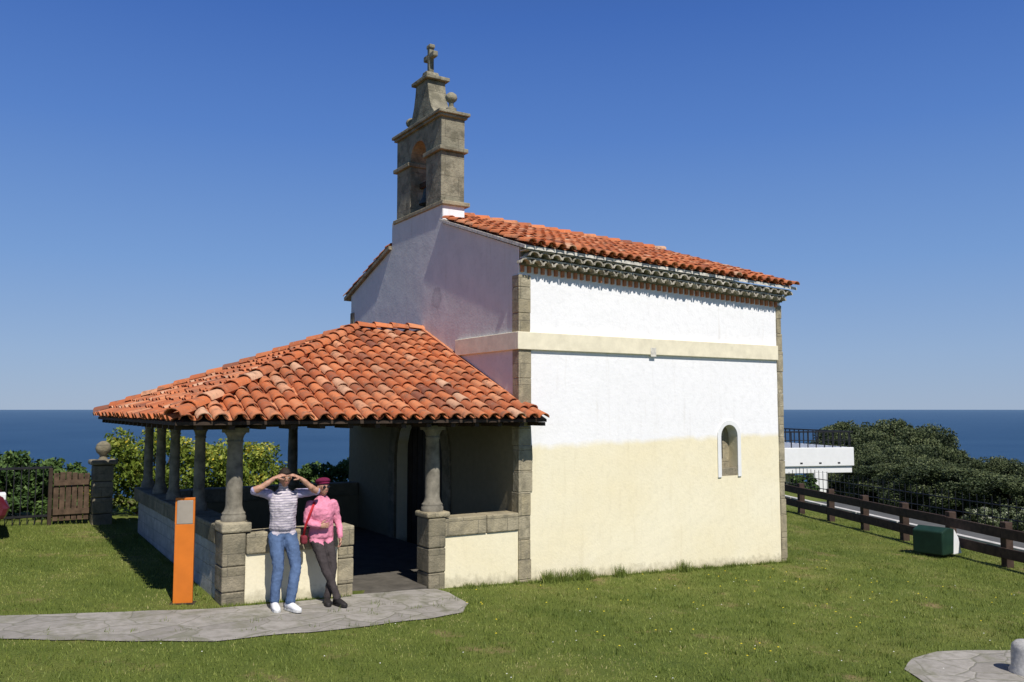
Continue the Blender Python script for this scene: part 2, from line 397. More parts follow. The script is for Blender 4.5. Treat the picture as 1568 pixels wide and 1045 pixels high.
deck('porch_roof_deck',[[A,B,V((0,yR,zR)),R1],[A,R1,C],[C,R1,V((0,yR,zR)),D],[B+V((.001,0,0)),V((.2,Y0,zE)),V((.2,-.03,zE+kk)),V((.001,-.03,zE+kk))]],.04,M['wood_dark'])
prism('roof_flashing',[(-.06,-.02,zE+kk+.06),(-.06,yR,zR+.10),(-.06,yR,zR+.15),(-.06,-.02,zE+kk+.11)],(.058,0,0),M['brick'],ch)
for i in range(14): 
    x=XE+.25+i*.38; box('rafter_tail',(x,x+.07,Y0+.05,.1,zE-.10,zE-.045),M['wood_dark'],ch)
for i in range(18):
    y=Y0+.25+i*.385
    if y<Y1-.2: box('rafter_tail',(XE+.05,-4.3,y,y+.07,zE-.10,zE-.045),M['wood_dark'],ch)
box('porch_beam_side',(-4.34,-.0,.06,.26,2.36,2.48),M['wood_dark'],ch,.01)
box('porch_beam_front',(-4.32,-4.10,.265,6.5,2.362,2.482),M['wood_dark'],ch,.01)
box('porch_beam_far',(-4.095,-.0,6.3,6.5,2.36,2.44),M['wood_dark'],ch,.01)
box('porch_floor',(-4.1,-.001,.02,6.4,-.2,.10),simple('porch_slabs',(.10,.09,.075),.9,.3,5),ch)
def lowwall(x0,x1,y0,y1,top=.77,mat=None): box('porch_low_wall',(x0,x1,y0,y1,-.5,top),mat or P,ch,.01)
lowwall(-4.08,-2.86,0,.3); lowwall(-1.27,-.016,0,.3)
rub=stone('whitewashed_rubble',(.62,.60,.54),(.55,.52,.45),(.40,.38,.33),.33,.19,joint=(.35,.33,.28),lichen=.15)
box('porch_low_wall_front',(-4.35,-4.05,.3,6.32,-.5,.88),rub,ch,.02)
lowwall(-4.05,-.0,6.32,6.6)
def capstones(x0,x1,y0,y1,z0,z1,axis,mat):
    a=x0 if axis=='x' else y0; e_=x1 if axis=='x' else y1
    while a<e_-.05:
        L=random.uniform(.55,.9)
        if e_-a-L<.3: L=e_-a
        j=random.uniform(-.006,.006)
        if axis=='x': box('coping_stone',(a+.003,a+L-.003,y0+j,y1,z0,z1+j),mat,ch,.018)
        else: box('coping_stone',(x0+j,x1,a+.003,a+L-.003,z0,z1+j),mat,ch,.018)
        a+=L
capstones(-4.08,-2.64,-.03,.32,.772,1.04,'x',M['stone'])
capstones(-1.27,-.016,-.03,.32,.772,1.03,'x',M['stone'])
capstones(-4.39,-4.02,.33,6.6,.882,1.12,'y',M['stone_dark'])
capstones(-4.0,-.02,6.29,6.63,.772,1.04,'x',M['stone_dark'])
def pier(x0,x1,y0,y1,z0,z1,mat):
    z=z0
    while z<z1-.01:
        h=random.uniform(.26,.36)
        if z1-z-h<.15: h=z1-z
        d=random.uniform(0,.008)
        box('pier_stone',(x0-d,x1+d,y0-d,y1+d,z,z+h-.006),mat,ch,.018); z+=h
pier(-4.37,-4.09,-.04,.32,-.3,1.05,M['stone_dark']); box('pier_cap',(-4.39,-4.02,-.06,.34,1.052,1.18),M['stone'],ch,.025)
pier(-1.53,-1.275,-.04,.34,-.3,1.05,M['stone_dark']); box('pier_cap',(-1.57,-1.2,-.06,.36,1.052,1.13),M['stone'],ch,.025)
pier(-2.855,-2.65,-.015,.31,-.3,.77,M['stone'])
M['colst']=simple('column_stone',(.21,.19,.15),.9,.45,7,bs=.7)
def column(x,y,z0,zt_=2.36,r=.102):
    h=zt_-z0
    prof=[(r*1.5,0),(r*1.5,.06),(r*1.38,.075),(r*1.42,.10),(r*1.2,.125),(r*1.08,.16),(r*1.0,.2),(r*1.0,h*.5),(r*.9,h-.2),(r*1.0,h-.19),(r*1.0,h-.17),(r*.92,h-.16),(r*1.05,h-.11),(r*1.32,h-.07)]
    lathe('porch_column',prof,(x,y,z0),M['colst'],ch)
    box('column_abacus',(x-.14,x+.14,y-.14,y+.14,zt_-.07,zt_-.002),M['colst'],ch,.008)
column(-4.2,.15,1.18)
column(-1.39,.15,1.13,r=.106)
for y in (2.1,3.9,5.1,6.3): column(-4.2,y,1.12,r=.080)
column(-1.4,6.46,1.04,r=.10)

# main roof
ez=5.07; rise=1.22
O=V((-.07,-.27,ez)); u=V((6.12,0,-.20)); vR=V((0,3.72,rise)); lm=vR.length; sl=rise/3.72
tb=TB()
lim=(2.5+.27)/3.72*lm
lay(tb,O,u,vR,0,u.length,lambda x:0,lambda x: lim if x<.6 else lm,sp=.19)
O2=V((-.07,FW+.27,ez)); vL=V((0,-3.72,rise)); lim2=(FW+.27-4.8)/3.72*lm
lay(tb,O2,u,vL,0,u.length,lambda x:0,lambda x: lim2 if x<.6 else lm,sp=.19)
rz=ez+rise
ridge(tb,V((6.07,3.45,rz-.20+.01)),V((.5,3.45,rz-.01)),.12,.04)
tb.make('main_roof_tiles',ch)
prism('main_roof_deck',[O,O+V((.57,0,-.018)),V((.5,2.55,ez+sl*2.82-.018)),V((-.07,2.55,ez+sl*2.82))],(0,0,-.05),M['mortar'],ch)
prism('main_roof_deck',[V((.501,-.27,ez-.018)),V((6.05,-.27,ez-.20)),V((6.05,3.45,rz-.20)),V((.501,3.45,rz-.018))],(0,0,-.05),M['mortar'],ch)
prism('main_roof_deck',[O2,O2+V((.57,0,-.018)),V((.5,4.76,ez+sl*2.41-.018)),V((-.07,4.76,ez+sl*2.41))],(0,0,-.07),M['stone_dark'],ch)
prism('main_roof_deck',[V((.501,FW+.27,ez-.018)),V((6.05,FW+.27,ez-.20)),V((6.05,3.452,rz-.20)),V((.501,3.452,rz-.018))],(0,0,-.05),M['mortar'],ch)
tl=-.2/5.88
box('cornice_bed',(0,5.88,-.06,-.001,4.80,5.02),M['stone_dark'],ch,tilt=tl*5.88)
tb=TB(); n_=29; sp=5.95/n_
for row,(z,prj) in enumerate(((4.815,.18),(4.925,.245))):
    for i in range(n_):
        x=-.03+sp*(i+.5*row+.25)
        tb.tile(V((x+random.uniform(-.008,.008),-prj+random.uniform(-.01,.01),z+tl*x)),V((1,0,0)),V((0,1,0)),V((0,0,1)),prj-.06,.100,.100,0.0,0.0,1,th=.026,hf=.80)
tb.make('cornice_tiles',ch,M['drystone'])
box('cornice_fill',(-.02,5.9,-.15,-.061,4.895,4.915),M['mortar'],ch,tilt=tl*5.9)
box('cornice_fill_upper',(-.02,5.9,-.225,-.061,5.005,5.018),M['mortar'],ch,tilt=tl*5.9)
nb=46
for i in range(nb):
    x=.02+5.82*i/nb
    prism('cornice_brick',[(x,-.045,4.70+tl*x),(x+.052,-.045,4.70+tl*x),(x+.052,-.045,4.797+tl*x),(x,-.045,4.797+tl*x)],(0,.044,0),M['brick'],ch)

# belfry
BM=M['belfry']
bf=empty('belfry',parent=ch)
x0,x1=.0,.48
box('belfry_base',(-.03,.54,2.5,4.66,6.27,6.35),M['stone'],bf,.015)
box('belfry_pier',(x0,x1,2.62,3.24,6.35,7.29),BM,bf,.012); box('belfry_pier',(x0,x1,3.92,4.54,6.35,7.29),BM,bf,.012)
for a_,b_ in ((2.55,3.27),(3.89,4.61)): box('belfry_impost',(x0-.06,x1+.05,a_,b_,7.29,7.37),BM,bf,.015)
ap=[(3.24,7.37)]+arc(3.58,7.37,.34,180,0,14)[1:-1]+[(3.92,7.37),(4.54,7.37),(4.54,7.93),(2.62,7.93),(2.62,7.37)]
prism('belfry_arch',yz(ap,x0),(x1-x0,0,0),BM,bf)
box('belfry_cornice',(x0-.05,x1+.04,2.57,4.59,7.93,7.98),BM,bf,.01); box('belfry_cornice',(x0-.09,x1+.08,2.53,4.63,7.98,8.04),BM,bf,.012)
ped=[(2.95,8.04),(4.21,8.04),(4.13,8.15),(4.0,8.29),(3.92,8.47),(3.86,8.70),(3.83,8.87),(3.33,8.87),(3.30,8.70),(3.24,8.47),(3.16,8.29),(3.03,8.15)]
prism('belfry_pediment',yz(ped,.06),(.38,0,0),BM,bf,.012)
box('belfry_top_slab',(.0,.5,3.24,3.92,8.87,8.94),BM,bf,.012)
prism('cross_base',yz([(3.40,8.94),(3.76,8.94),(3.66,9.10),(3.50,9.10)],.12),(.26,0,0),BM,bf,.01)
box('cross_shaft',(.2,.3,3.53,3.63,9.10,9.66),BM,bf,.012)
box('cross_arm',(.198,.302,3.36,3.529,9.37,9.48),BM,bf,.02);box('cross_arm',(.198,.302,3.631,3.80,9.37,9.48),BM,bf,.02)
box('cross_tip',(.19,.31,3.50,3.66,9.58,9.66),BM,bf,.02)
for y in (2.72,4.42):
    lathe('belfry_finial',[(.10,0),(.10,.09),(.05,.12),(.045,.20),(.06,.215),(.10,.25),(.115,.30),(.10,.35),(.05,.39),(.02,.40)],(.25,y,8.04),BM,bf,16)
lathe('bell',[(.21,0),(.2,.03),(.16,.1),(.13,.2),(.12,.28),(.08,.34),(.02,.36)],(.25,3.58,6.50),M['bronze'],bf)
box('bell_headstock',(.2,.3,3.2,3.96,6.88,6.98),M['wood_dark'],bf,.01)
box('bell_yoke',(.22,.28,3.55,3.61,6.85,6.89),M['iron'],bf)

# ------------------------------------------------------------------ lawn blades, clumps
def inpoly(px,py,poly):
    c=np.zeros(len(px),bool); n=len(poly);j=n-1
    for i in range(n):
        xi,yi=poly[i];xj,yj=poly[j]
        cond=((yi>py)!=(yj>py))&(px<(xj-xi)*(py-yi)/((yj-yi)+1e-12)+xi); c^=cond; j=i
    return c
def blades(name,X,Y,hh,w,lean=.5,mat=None,tint=None):
    n=len(X); Z=Hn(X,Y); a=np.random.rand(n)*2*np.pi; l=np.random.rand(n)*lean*hh; b=np.random.rand(n)*2*np.pi
    vs=np.zeros((n,3,3)); dx=np.cos(a)*w/2; dy=np.sin(a)*w/2
    vs[:,0]=np.stack([X-dx,Y-dy,Z],1); vs[:,1]=np.stack([X+dx,Y+dy,Z],1); vs[:,2]=np.stack([X+np.cos(b)*l,Y+np.sin(b)*l,Z+hh],1)
    me=bpy.data.meshes.new(name); me.vertices.add(n*3); me.vertices.foreach_set('co',vs.ravel())
    me.loops.add(n*3); me.loops.foreach_set('vertex_index',np.arange(n*3)); me.polygons.add(n)
    me.polygons.foreach_set('loop_start',np.arange(n)*3); me.update(calc_edges=True); me.validate()
    at=me.color_attributes.new('tint','FLOAT_COLOR','POINT'); t=np.clip(np.random.normal(.5,.22,n),0,1) if tint is None else tint
    cc=np.zeros((n,3,4),np.float32); cc[:,:,0]=t[:,None]; cc[:,:,3]=1; at.data.foreach_set('color',cc.ravel())
    me.materials.append(mat or M['blade']); return link(bpy.data.objects.new(name,me))
N=400000
X=np.random.uniform(-10,14,N);Y=np.random.uniform(-8,8,N)
r_=.847*(X+7.113)-.532*(Y+11.123); f_=.532*(X+7.113)+.847*(Y+11.123)
k=(np.abs(r_)<.75*f_)&(f_>5.5)&~((X>-4.38)&(X<5.9)&(Y>-.03))&~inpoly(X,Y,path_w)&~inpoly(X,Y,pave2)&(((X-9.9)*.917-(Y+1.9)*.4)<2)
X=X[k];Y=Y[k]
pn=np.array([mnoise.noise((x*.9,y*.9,0))*.6+mnoise.noise((x*2.7,y*2.7,5))*.5 for x,y in zip(X,Y)])
hh=np.clip(np.random.uniform(.016,.045,len(X))*(1+.8*pn),.010,.08)
blades('lawn_grass',X,Y,hh,np.random.uniform(.005,.010,len(X)),.9,tint=np.clip(.5-.7*pn+np.random.normal(0,.17,len(X)),0,1))
tx=[];ty=[];th=[]
def tuft(x,y,s,n,h):
    for _ in range(n): tx.append(random.gauss(x,s)); ty.append(random.gauss(y,s)); th.append(h*random.uniform(.5,1.1))
for i in range(260):
    x=random.uniform(-1.2,5.9); tuft(x,-.07-random.random()*.06,.03,14,random.uniform(.04,.11))
for i in range(60): tuft(random.uniform(-4.4,-2.7),-.1,.03,10,random.uniform(.03,.07))
for i in range(60): tuft(-4.47,random.uniform(.2,6.5),.03,12,random.uniform(.05,.12))
for (x,s) in ((.45,.05),(.6,.05),(1.0,.06),(1.1,.05),(1.9,.05),(3.2,.05)): 
    for q in range(3): tuft(x+random.uniform(-.1,.1),-.16,s,60,.20)
for i in range(700):
    tuft(random.uniform(-7,9),random.uniform(-7,-.5),.05,22,random.uniform(.03,.08))
for p in path_w:
    tuft(p[0],p[1],.035,12,random.uniform(.02,.06))
tx=np.array(tx);ty=np.minimum(np.array(ty),9);th=np.array(th)
k=~((tx>-4.38)&(tx<5.9)&(ty>-.04))&~(inpoly(tx,ty,path_w)&(np.random.rand(len(tx))>.4))&~inpoly(tx,ty,pave2)
blades('grass_tufts',tx[k],ty[k],th[k],np.random.uniform(.006,.012,k.sum()),.7,tint=np.clip(np.random.normal(.3,.2,k.sum()),0,1))
def flowers(name,n,col,reg,s):
    m=simple(name+'_petals',col,.7,.1); vs=[];fs=[]
    for i in range(n):
        x=random.uniform(reg[0],reg[1]);y=random.uniform(reg[2],reg[3])
        if inpoly(np.array([x]),np.array([y]),path_poly)[0] or (x>-4.4 and y>-.05): continue
        z=H(x,y)+random.uniform(.035,.06); b=len(vs); vs.append((x,y,z+.006))
        for q in range(7): a=q*2*math.pi/7; vs.append((x+s*math.cos(a),y+s*math.sin(a),z))
        for q in range(7): fs.append((b,b+1+q,b+1+(q+1)%7))
    meshobj(name,vs,fs,m)
flowers('dandelions',80,(.70,.55,.03),(-2,7,-4.5,-.3),.013)
flowers('daisies',90,(.7,.7,.64),(-7,7,-6.5,-.3),.008)

# ------------------------------------------------------------------ foliage
def leafcloud(n,clumps,leaf,seed,flat=.9):
    rs=np.random.RandomState(seed)
    cl=np.array(clumps); w=cl[:,3]**2; ci=rs.choice(len(cl),n,p=w/w.sum())
    d=rs.normal(size=(n,3)); d/=np.linalg.norm(d,axis=1)[:,None]; rr=rs.uniform(.45,1.12,n)**.7
    c=cl[ci,:3]+d*rr[:,None]*cl[ci,3][:,None]*np.array([1,1,flat])
    a=rs.normal(size=(n,3)); a/=np.linalg.norm(a,axis=1)[:,None]; b=np.cross(a,rs.normal(size=(n,3))); b/=np.linalg.norm(b,axis=1)[:,None]
    s=leaf*rs.uniform(.6,1.4,n)[:,None]
    q=np.stack([c-a*s,c+b*s*.55,c+a*s,c-b*s*.55],1)
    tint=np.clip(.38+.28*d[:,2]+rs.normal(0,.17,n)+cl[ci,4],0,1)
    return q,tint
def quadmesh(name,q,tint,mat):
    n=len(q); me=bpy.data.meshes.new(name); me.vertices.add(n*4); me.vertices.foreach_set('co',q.ravel())
    me.loops.add(n*4); me.loops.foreach_set('vertex_index',np.arange(n*4)); me.polygons.add(n)
    me.polygons.foreach_set('loop_start',np.arange(n)*4); me.update(calc_edges=True); me.validate()
    at=me.color_attributes.new('tint','FLOAT_COLOR','POINT'); cc=np.zeros((n,4,4),np.float32); cc[:,:,0]=tint[:,None]; cc[:,:,3]=1
    at.data.foreach_set('color',cc.ravel()); me.materials.append(mat); return me
def limb(vs,fs,a,b,r0,r1,K=7):
    a=V(a);b=V(b);d=(b-a).normalized(); x=d.orthogonal().normalized(); y=d.cross(x); s=len(vs)
    for p,r in ((a,r0),(b,r1)):
        for k in range(K): t=2*math.pi*k/K; vs.append(p+x*math.cos(t)*r+y*math.sin(t)*r)
    for k in range(K): fs.append((s+k,s+(k+1)%K,s+K+(k+1)%K,s+K+k))
def tree_meshes(name,seed,n=28000,leaf=.085,mat='leaf_dark'):
    rn=random.Random(seed); cl=[(0,0,5.0,.9,.1),(.8,.3,4.7,.8,.05),(-.8,-.4,4.6,.8,.0)]; vs=[];fs=[]
    limb(vs,fs,(0,0,-1),(.1,0,1.6),.22,.17)
    for i in range(60):
        a=rn.uniform(0,6.28); zz=rn.uniform(.6,5.3); rad=(2.8*math.sqrt(max(.05,1-((zz-2.6)/3.2)**2)))*rn.uniform(.35,1)
        p=(rad*math.cos(a),rad*math.sin(a),zz); cl.append((*p,rn.uniform(.35,.9),rn.uniform(-.2,.22)))
        if i%4==0: limb(vs,fs,(.1,0,1.5),p,.10,.03)
    q,t=leafcloud(n,cl,leaf,seed)
    me=quadmesh(name+'_crown',q,t,M[mat])
    tm=bpy.data.meshes.new(name+'_trunk'); tm.from_pydata([tuple(v) for v in vs],[],fs); tm.materials.append(M['bark'])
    return me,tm
variants=[tree_meshes('tree%d'%i,10+i) for i in range(4)]
def site(r,f): # metres right / ahead of the viewpoint -> world
    dx=r-.107;dy=f-13.2; return .847*dx+.532*dy, -.532*dx+.847*dy
dt=empty('distant_trees')
sky=[(1180,700),(1262,672),(1285,646),(1305,638),(1350,645),(1400,652),(1440,672),(1470,700),(1500,696),(1540,700),(1600,722),(1700,750)]
def skyl(u_): return float(np.interp(u_,[s[0] for s in sky],[s[1] for s in sky]))
rn=random.Random(5)
for Dd in (78,72,66,60,54,48,43,38,33):
    u_=1288 if Dd>45 else 1350
    if Dd<40: u_=1400
    while u_<1700:
        uu=u_+rn.uniform(-6,6); Dj=Dd+rn.uniform(-2,2)
        vtop=skyl(uu)+2+(78-Dd)*1.55+rn.uniform(-4,10)
        if Dd>=72: vtop=skyl(uu)+rn.uniform(-3,5)
        x,y=site((uu-784)/1324*Dj,Dj); g=H(x,y); top=2.6-(vtop-625)/1324*Dj
        sc=max(.35,(top-g)/5.75); cm,tm=rn.choice(variants); rz_=rn.uniform(0,6.28); sx=max(.6,min(1.15,sc*1.0))
        for mm,nn in ((cm,'crown'),(tm,'trunk')):
            o=bpy.data.objects.new(nn,mm); o.location=(x,y,g); o.scale=(sx,sx,sc); o.rotation_euler=(0,0,rz_); link(o,dt)
        u_+=sx*3.3/Dj*1324
def bush(name,x,y,w,d,h,n,leaf,mat,seed,parent=None,zb=None,nc=26):
    rn=random.Random(seed); cl=[]
    for i in range(nc):
        a=rn.uniform(0,6.28); q=math.sqrt(rn.random()); zz=rn.uniform(.12,.9)
        fcr=math.sqrt(max(.05,1-(zz-.35)**2*1.6))
        cl.append((w/2*q*math.cos(a)*fcr,d/2*q*math.sin(a)*fcr,h*zz,min(w,d,h)*rn.uniform(.11,.24),rn.uniform(-.15,.2)))
    q,t=leafcloud(n,cl,leaf,seed); me=quadmesh(name,q,t,M[mat]); o=link(bpy.data.objects.new(name,me),parent)
    o.location=(x,y,H(x,y) if zb is None else zb)
    vs=[];fs=[]
    for c in cl[::2]: limb(vs,fs,(0,0,-.1),c[:3],.03,.01,5)
    meshobj('stems',vs,fs,M['bark'],o)
    return o
bush('round_tree',-6.9,19.3,3.0,3.0,4.3,16000,.07,'leaf_hedge',3,nc=40)
bush('round_tree',-9.8,19.0,3.4,3.0,3.8,16000,.07,'leaf_hedge',4,nc=40)
bush('hedge_bush',-4.2,20.3,3.6,2.6,4.1,12000,.08,'leaf_hedge',5)
bush('hedge_bush',-.6,21.0,4.5,2.6,4.2,12000,.08,'leaf_hedge',6)
bush('hedge_bush',3.2,21.5,4.0,2.6,4.2,10000,.08,'leaf_hedge',8)
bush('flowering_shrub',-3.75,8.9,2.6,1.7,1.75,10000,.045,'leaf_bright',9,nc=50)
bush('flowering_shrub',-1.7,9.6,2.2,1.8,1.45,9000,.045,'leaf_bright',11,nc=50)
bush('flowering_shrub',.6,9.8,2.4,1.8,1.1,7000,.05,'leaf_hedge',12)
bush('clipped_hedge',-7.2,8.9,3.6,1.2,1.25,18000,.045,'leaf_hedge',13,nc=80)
bush('clipped_hedge',-5.6,8.9,1.6,1.0,1.15,9000,.045,'leaf_hedge',14,nc=50)

# ------------------------------------------------------------------ left: fence, gate, gatepost, car
gy=7.6
fe=empty('iron_fence')
for i in range(36):
    x=-5.72-i*.12; z=H(x,gy); box('bar',(x-.008,x+.008,gy-.008,gy+.008,z,z+1.12),M['iron'],fe)
box('top_rail',(-10,-5.7,gy-.02,gy+.02,H(-6,gy)+1.05,H(-6,gy)+1.09),M['iron'],fe); box('bottom_rail',(-10,-5.7,gy-.02,gy+.02,H(-6,gy)+.15,H(-6,gy)+.19),M['iron'],fe)
z=H(-5.4,gy); ga=empty('wooden_gate')
M['gatewood']=simple('gate_timber',(.10,.065,.042),.8,.45,9)
for i in range(6): box('plank',(-5.66+i*.105,-5.66+i*.105+.09,gy-.02,gy+.02,z+.08,z+.98+.02*math.sin(i)),M['gatewood'],ga,.006)
box('rail_upper',(-5.66,-5.04,gy-.05,gy-.021,z+.75,z+.85),M['gatewood'],ga);box('rail_lower',(-5.66,-5.04,gy-.05,gy-.021,z+.2,z+.3),M['gatewood'],ga)
box('gate_post',(-5.75,-5.68,gy-.05,gy+.05,z-.1,z+1.08),M['wood_dark'],ga,.01)
gp=empty('stone_gatepost'); z=H(-4.8,gy)
for i in range(4): box('block',(-5.0,-4.64,gy-.18,gy+.18,z-.1+i*.31,z-.1+i*.31+.3),M['stone_dark'],gp,.02)
box('cap',(-5.06,-4.58,gy-.24,gy+.24,z+1.145,z+1.24),M['stone_dark'],gp,.03)
lathe('finial_ball',[(.09,0),(.06,.06),(.07,.09),(.12,.14),(.145,.22),(.12,.30),(.06,.35),(.02,.36)],(-4.82,gy,z+1.24),M['stone_dark'],gp,18)

car=empty('parked_car',(-8.50,6.5,H(-8.5,6.5)))
mp,nt,b=mk('maroon_car_paint',.25,.5); base(nt,b,(.10,.012,.022)); b.inputs['Coat Weight'].default_value=.6
prof=[(-2.0,.25),(2.0,.25),(2.06,.45),(1.98,.66),(1.75,.76),(1.0,.88),(.35,1.36),(-.9,1.40),(-1.6,1.0),(-2.0,.9),(-2.05,.5)]
o=prism('body',[(x,-.78,z) for x,z in prof],(0,1.56,0),mp,car,.09)
prism('side_window',[(.9,-.785,.9),(.35,-.785,1.28),(-.8,-.785,1.32),(-1.3,-.785,.95)],(0,.004,0),M['glass'],car)
prism('windscreen',[(1.02,-.62,.885),(.40,-.62,1.33),(.40,.62,1.33),(1.02,.62,.885)],(.02,0,.02),M['glass'],car)
box('headlamp',(1.90,2.0,-.74,-.45,.58,.70),M['white'],car,.02)
tyre=simple('tyre_rubber',(.02,.02,.02),.9,.1)
for wx in (1.3,-1.3):
    for wy in (-.80,.62):
        w=lathe('wheel',[(.2,0),(.31,.01),(.33,.04),(.33,.15),(.31,.18),(.2,.18)],(wx,wy,.32),tyre,car); w.rotation_euler=(R(90),0,0); w.location.y=wy+.18
        w=lathe('hub',[(.19,0),(.17,.03),(.05,.02)],(wx,wy,.32),M['steel'],car); w.rotation_euler=(R(90),0,0)

# ------------------------------------------------------------------ orange sign
sg=empty('information_sign',(-4.76,.27,H(-4.76,.27)),R(-20))
box('orange_panel',(-.115,.115,-.03,.03,-.1,.97),M['orange'],sg,.006)
box('steel_panel',(-.095,.095,-.034,.034,.972,1.262),M['steel'],sg,.006)
box('orange_side_left',(-.115,-.0955,-.03,.03,.972,1.262),M['orange'],sg);box('orange_side_right',(.0955,.115,-.03,.03,.972,1.262),M['orange'],sg)
box('orange_top',(-.115,.115,-.031,.031,1.264,1.295),M['orange'],sg,.004)
box('base_plate',(-.15,.15,-.07,.07,-.02,.012),M['wood_dark'],sg,.004)

# ------------------------------------------------------------------ right: timber fence, kerb, iron fence, floodlight, bollard, white building
def fp(t,off=0): x=9.9+.4*t+.917*off; y=-1.9+.917*t-.4*off; return V((x,y,H(x,y)))
tf=empty('timber_fence'); ang=math.atan2(.917,.4)
def beam(name,a,b,w,h,mat,parent):
    dd=(b-a); L=dd.length; o=box(name,(-L/2,L/2,-w/2,w/2,-h/2,h/2),mat,parent,.012)
    o.location=(a+b)/2; o.rotation_mode='QUATERNION'; o.rotation_quaternion=dd.to_track_quat('X','Z'); return o
ts=[-6.6+1.65*i for i in range(14)]
for t in ts:
    p=fp(t); o=box('post',(-.08,.08,-.08,.08,-.2,.86),M['wood'],tf,.015); o.location=p; o.rotation_euler=(0,0,ang+random.uniform(-.05,.05))
for a_,b_ in zip(ts[:-1],ts[1:]):
    for z in (.66,.28):
        beam('rail',fp(a_,-.1)+V((0,0,z+random.uniform(-.015,.015))),fp(b_,-.1)+V((0,0,z+random.uniform(-.015,.015))),.05,.20,M['wood'],tf)
kb=empty('white_kerb')
for i in range(14): beam('kerb_stone',fp(-8+i*2,1.6)+V((0,0,.05)),fp(-8+i*2+1.97,1.6)+V((0,0,.05)),.16,.16,M['kerb'],kb)
rd=sheet('promenade',[tuple(fp(-12,1.75)[:2]),tuple(fp(24,1.75)[:2]),tuple(fp(24,4.2)[:2]),tuple(fp(-12,4.2)[:2])],simple('promenade_asphalt',(.10,.10,.095),.9,.15,3),.012)
ir=empty('mesh_fence')
for i in range(90):
    p=fp(-9+i*.3,4.3); o=box('bar',(-.008,.008,-.008,.008,0,.85),M['iron'],ir); o.location=p
for z in (.15,.5,.84): beam('rail',fp(-9,4.3)+V((0,0,z)),fp(18,4.3)+V((0,0,z)),.03,.03,M['iron'],ir)
for i in range(9):
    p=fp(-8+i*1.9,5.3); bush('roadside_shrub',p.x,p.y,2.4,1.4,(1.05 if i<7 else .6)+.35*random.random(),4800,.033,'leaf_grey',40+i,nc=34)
fl=empty('floodlight',fp(1.15,-.75),ang-R(62)); fl.scale=(1.2,1.2,1.12)
prism('housing',[(-.20,-.26,.06),(.16,-.26,.06),(.20,-.26,.50),(-.02,-.26,.54),(-.20,-.26,.47)],(0,.52,0),M['green_box'],fl,.02)
prism('white_shield',[(.165,-.26,.04),(.44,-.26,.04),(.34,-.26,.34),(.205,-.26,.50)],(0,.52,0),M['white'],fl,.02)
box('foot',(-.1,.1,-.1,.1,-.1,.06),M['iron'],fl)
bo=empty('stone_bollard',(2.62,-6.02,H(2.62,-6.02)))
lathe('shaft',[(.19,-.1),(.19,.05),(.165,.08),(.16,.26),(.15,.31),(.11,.345),(.02,.36)],(0,0,0),simple('granite',(.42,.41,.39),.85,.2,30,bs=.5),bo)
X_,Y_=site(14.0,41); wb=empty('white_terrace_building',(X_,Y_,-1.95),R(-20))
W=M['white']; xm=.3
box('terrace_slab',(-9,xm-.06,-3,4,1.75,2.05),W,wb,.02)
box('terrace_parapet',(-9,xm,-3.08,-2.95,2.052,2.85),W,wb,.02); box('terrace_parapet_end',(xm-.12,xm,-2.94,4,2.052,2.85),W,wb,.02)
for i in range(24): x=-9+i*.395; box('baluster',(x,x+.04,-3.03,-3.0,2.85,3.5),M['iron'],wb)
for i in range(16): y=-2.9+i*.42; box('baluster',(xm-.07,xm-.03,y,y+.04,2.85,3.5),M['iron'],wb)
box('handrail',(-9,xm,-3.05,-2.98,3.5,3.56),M['iron'],wb);box('mid_rail',(-9,xm,-3.03,-3.0,3.15,3.18),M['iron'],wb)
box('handrail_end',(xm-.09,xm-.02,-2.97,4,3.5,3.56),M['iron'],wb)
for i in range(10): x=-8.6+i*.9; box('drain_slot',(x,x+.12,-3.085,-3.081,2.15,2.22),M['iron'],wb)
box('lower_wall',(-9,-1.3,-.9,3.5,-1.5,1.75),W,wb)
for i in range(3): box('window',(-7.6+i*2.1,-6.0+i*2.1,-.94,-.901,.3,1.5),M['glass'],wb)
box('column',(-1.6,-.95,-3.0,-2.55,-1.5,1.749),W,wb,.02);box('column',(-4.5,-4.0,-3.0,-2.55,-1.5,1.749),W,wb,.02)
bx,by=site(11.8,35.5); bush('garden_shrub',bx,by,1.2,1.2,.8,4000,.05,'leaf_hedge',70)

# ------------------------------------------------------------------ people
def ring_tube(vs,fs,pts,rad,seg=16,side=V((1,0,0))):
    s=len(vs); n=len(pts); P_=[V(p) for p in pts]
    for i in range(n):
        t=(P_[min(i+1,n-1)]-P_[max(i-1,0)]).normalized()
        x=(side-t*side.dot(t)); 
        if x.length<.2: x=V((0,1,0))-t*t.y
        x.normalize(); y=t.cross(x)
        rx,ry=rad[i] if isinstance(rad[i],tuple) else (rad[i],rad[i])
        for k in range(seg): a=2*math.pi*k/seg; vs.append(P_[i]+x*math.cos(a)*rx+y*math.sin(a)*ry)
    for i in range(n-1):
        for k in range(seg): k2=(k+1)%seg; fs.append((s+i*seg+k,s+i*seg+k2,s+(i+1)*seg+k2,s+(i+1)*seg+k))
    fs.append(tuple(s+k for k in range(seg))[::-1]); fs.append(tuple(s+(n-1)*seg+k for k in range(seg)))
def densify(pts,rad,m=4):
    P2=[];R2=[]
    rad=[r if isinstance(r,tuple) else (r,r) for r in rad]
    for i in range(len(pts)-1):
        for j in range(m):
            t=j/m; P2.append(V(pts[i]).lerp(V(pts[i+1]),t)); R2.append((rad[i][0]*(1-t)+rad[i+1][0]*t,rad[i][1]*(1-t)+rad[i+1][1]*t))
    P2.append(V(pts[-1]));R2.append(rad[-1]); return P2,R2
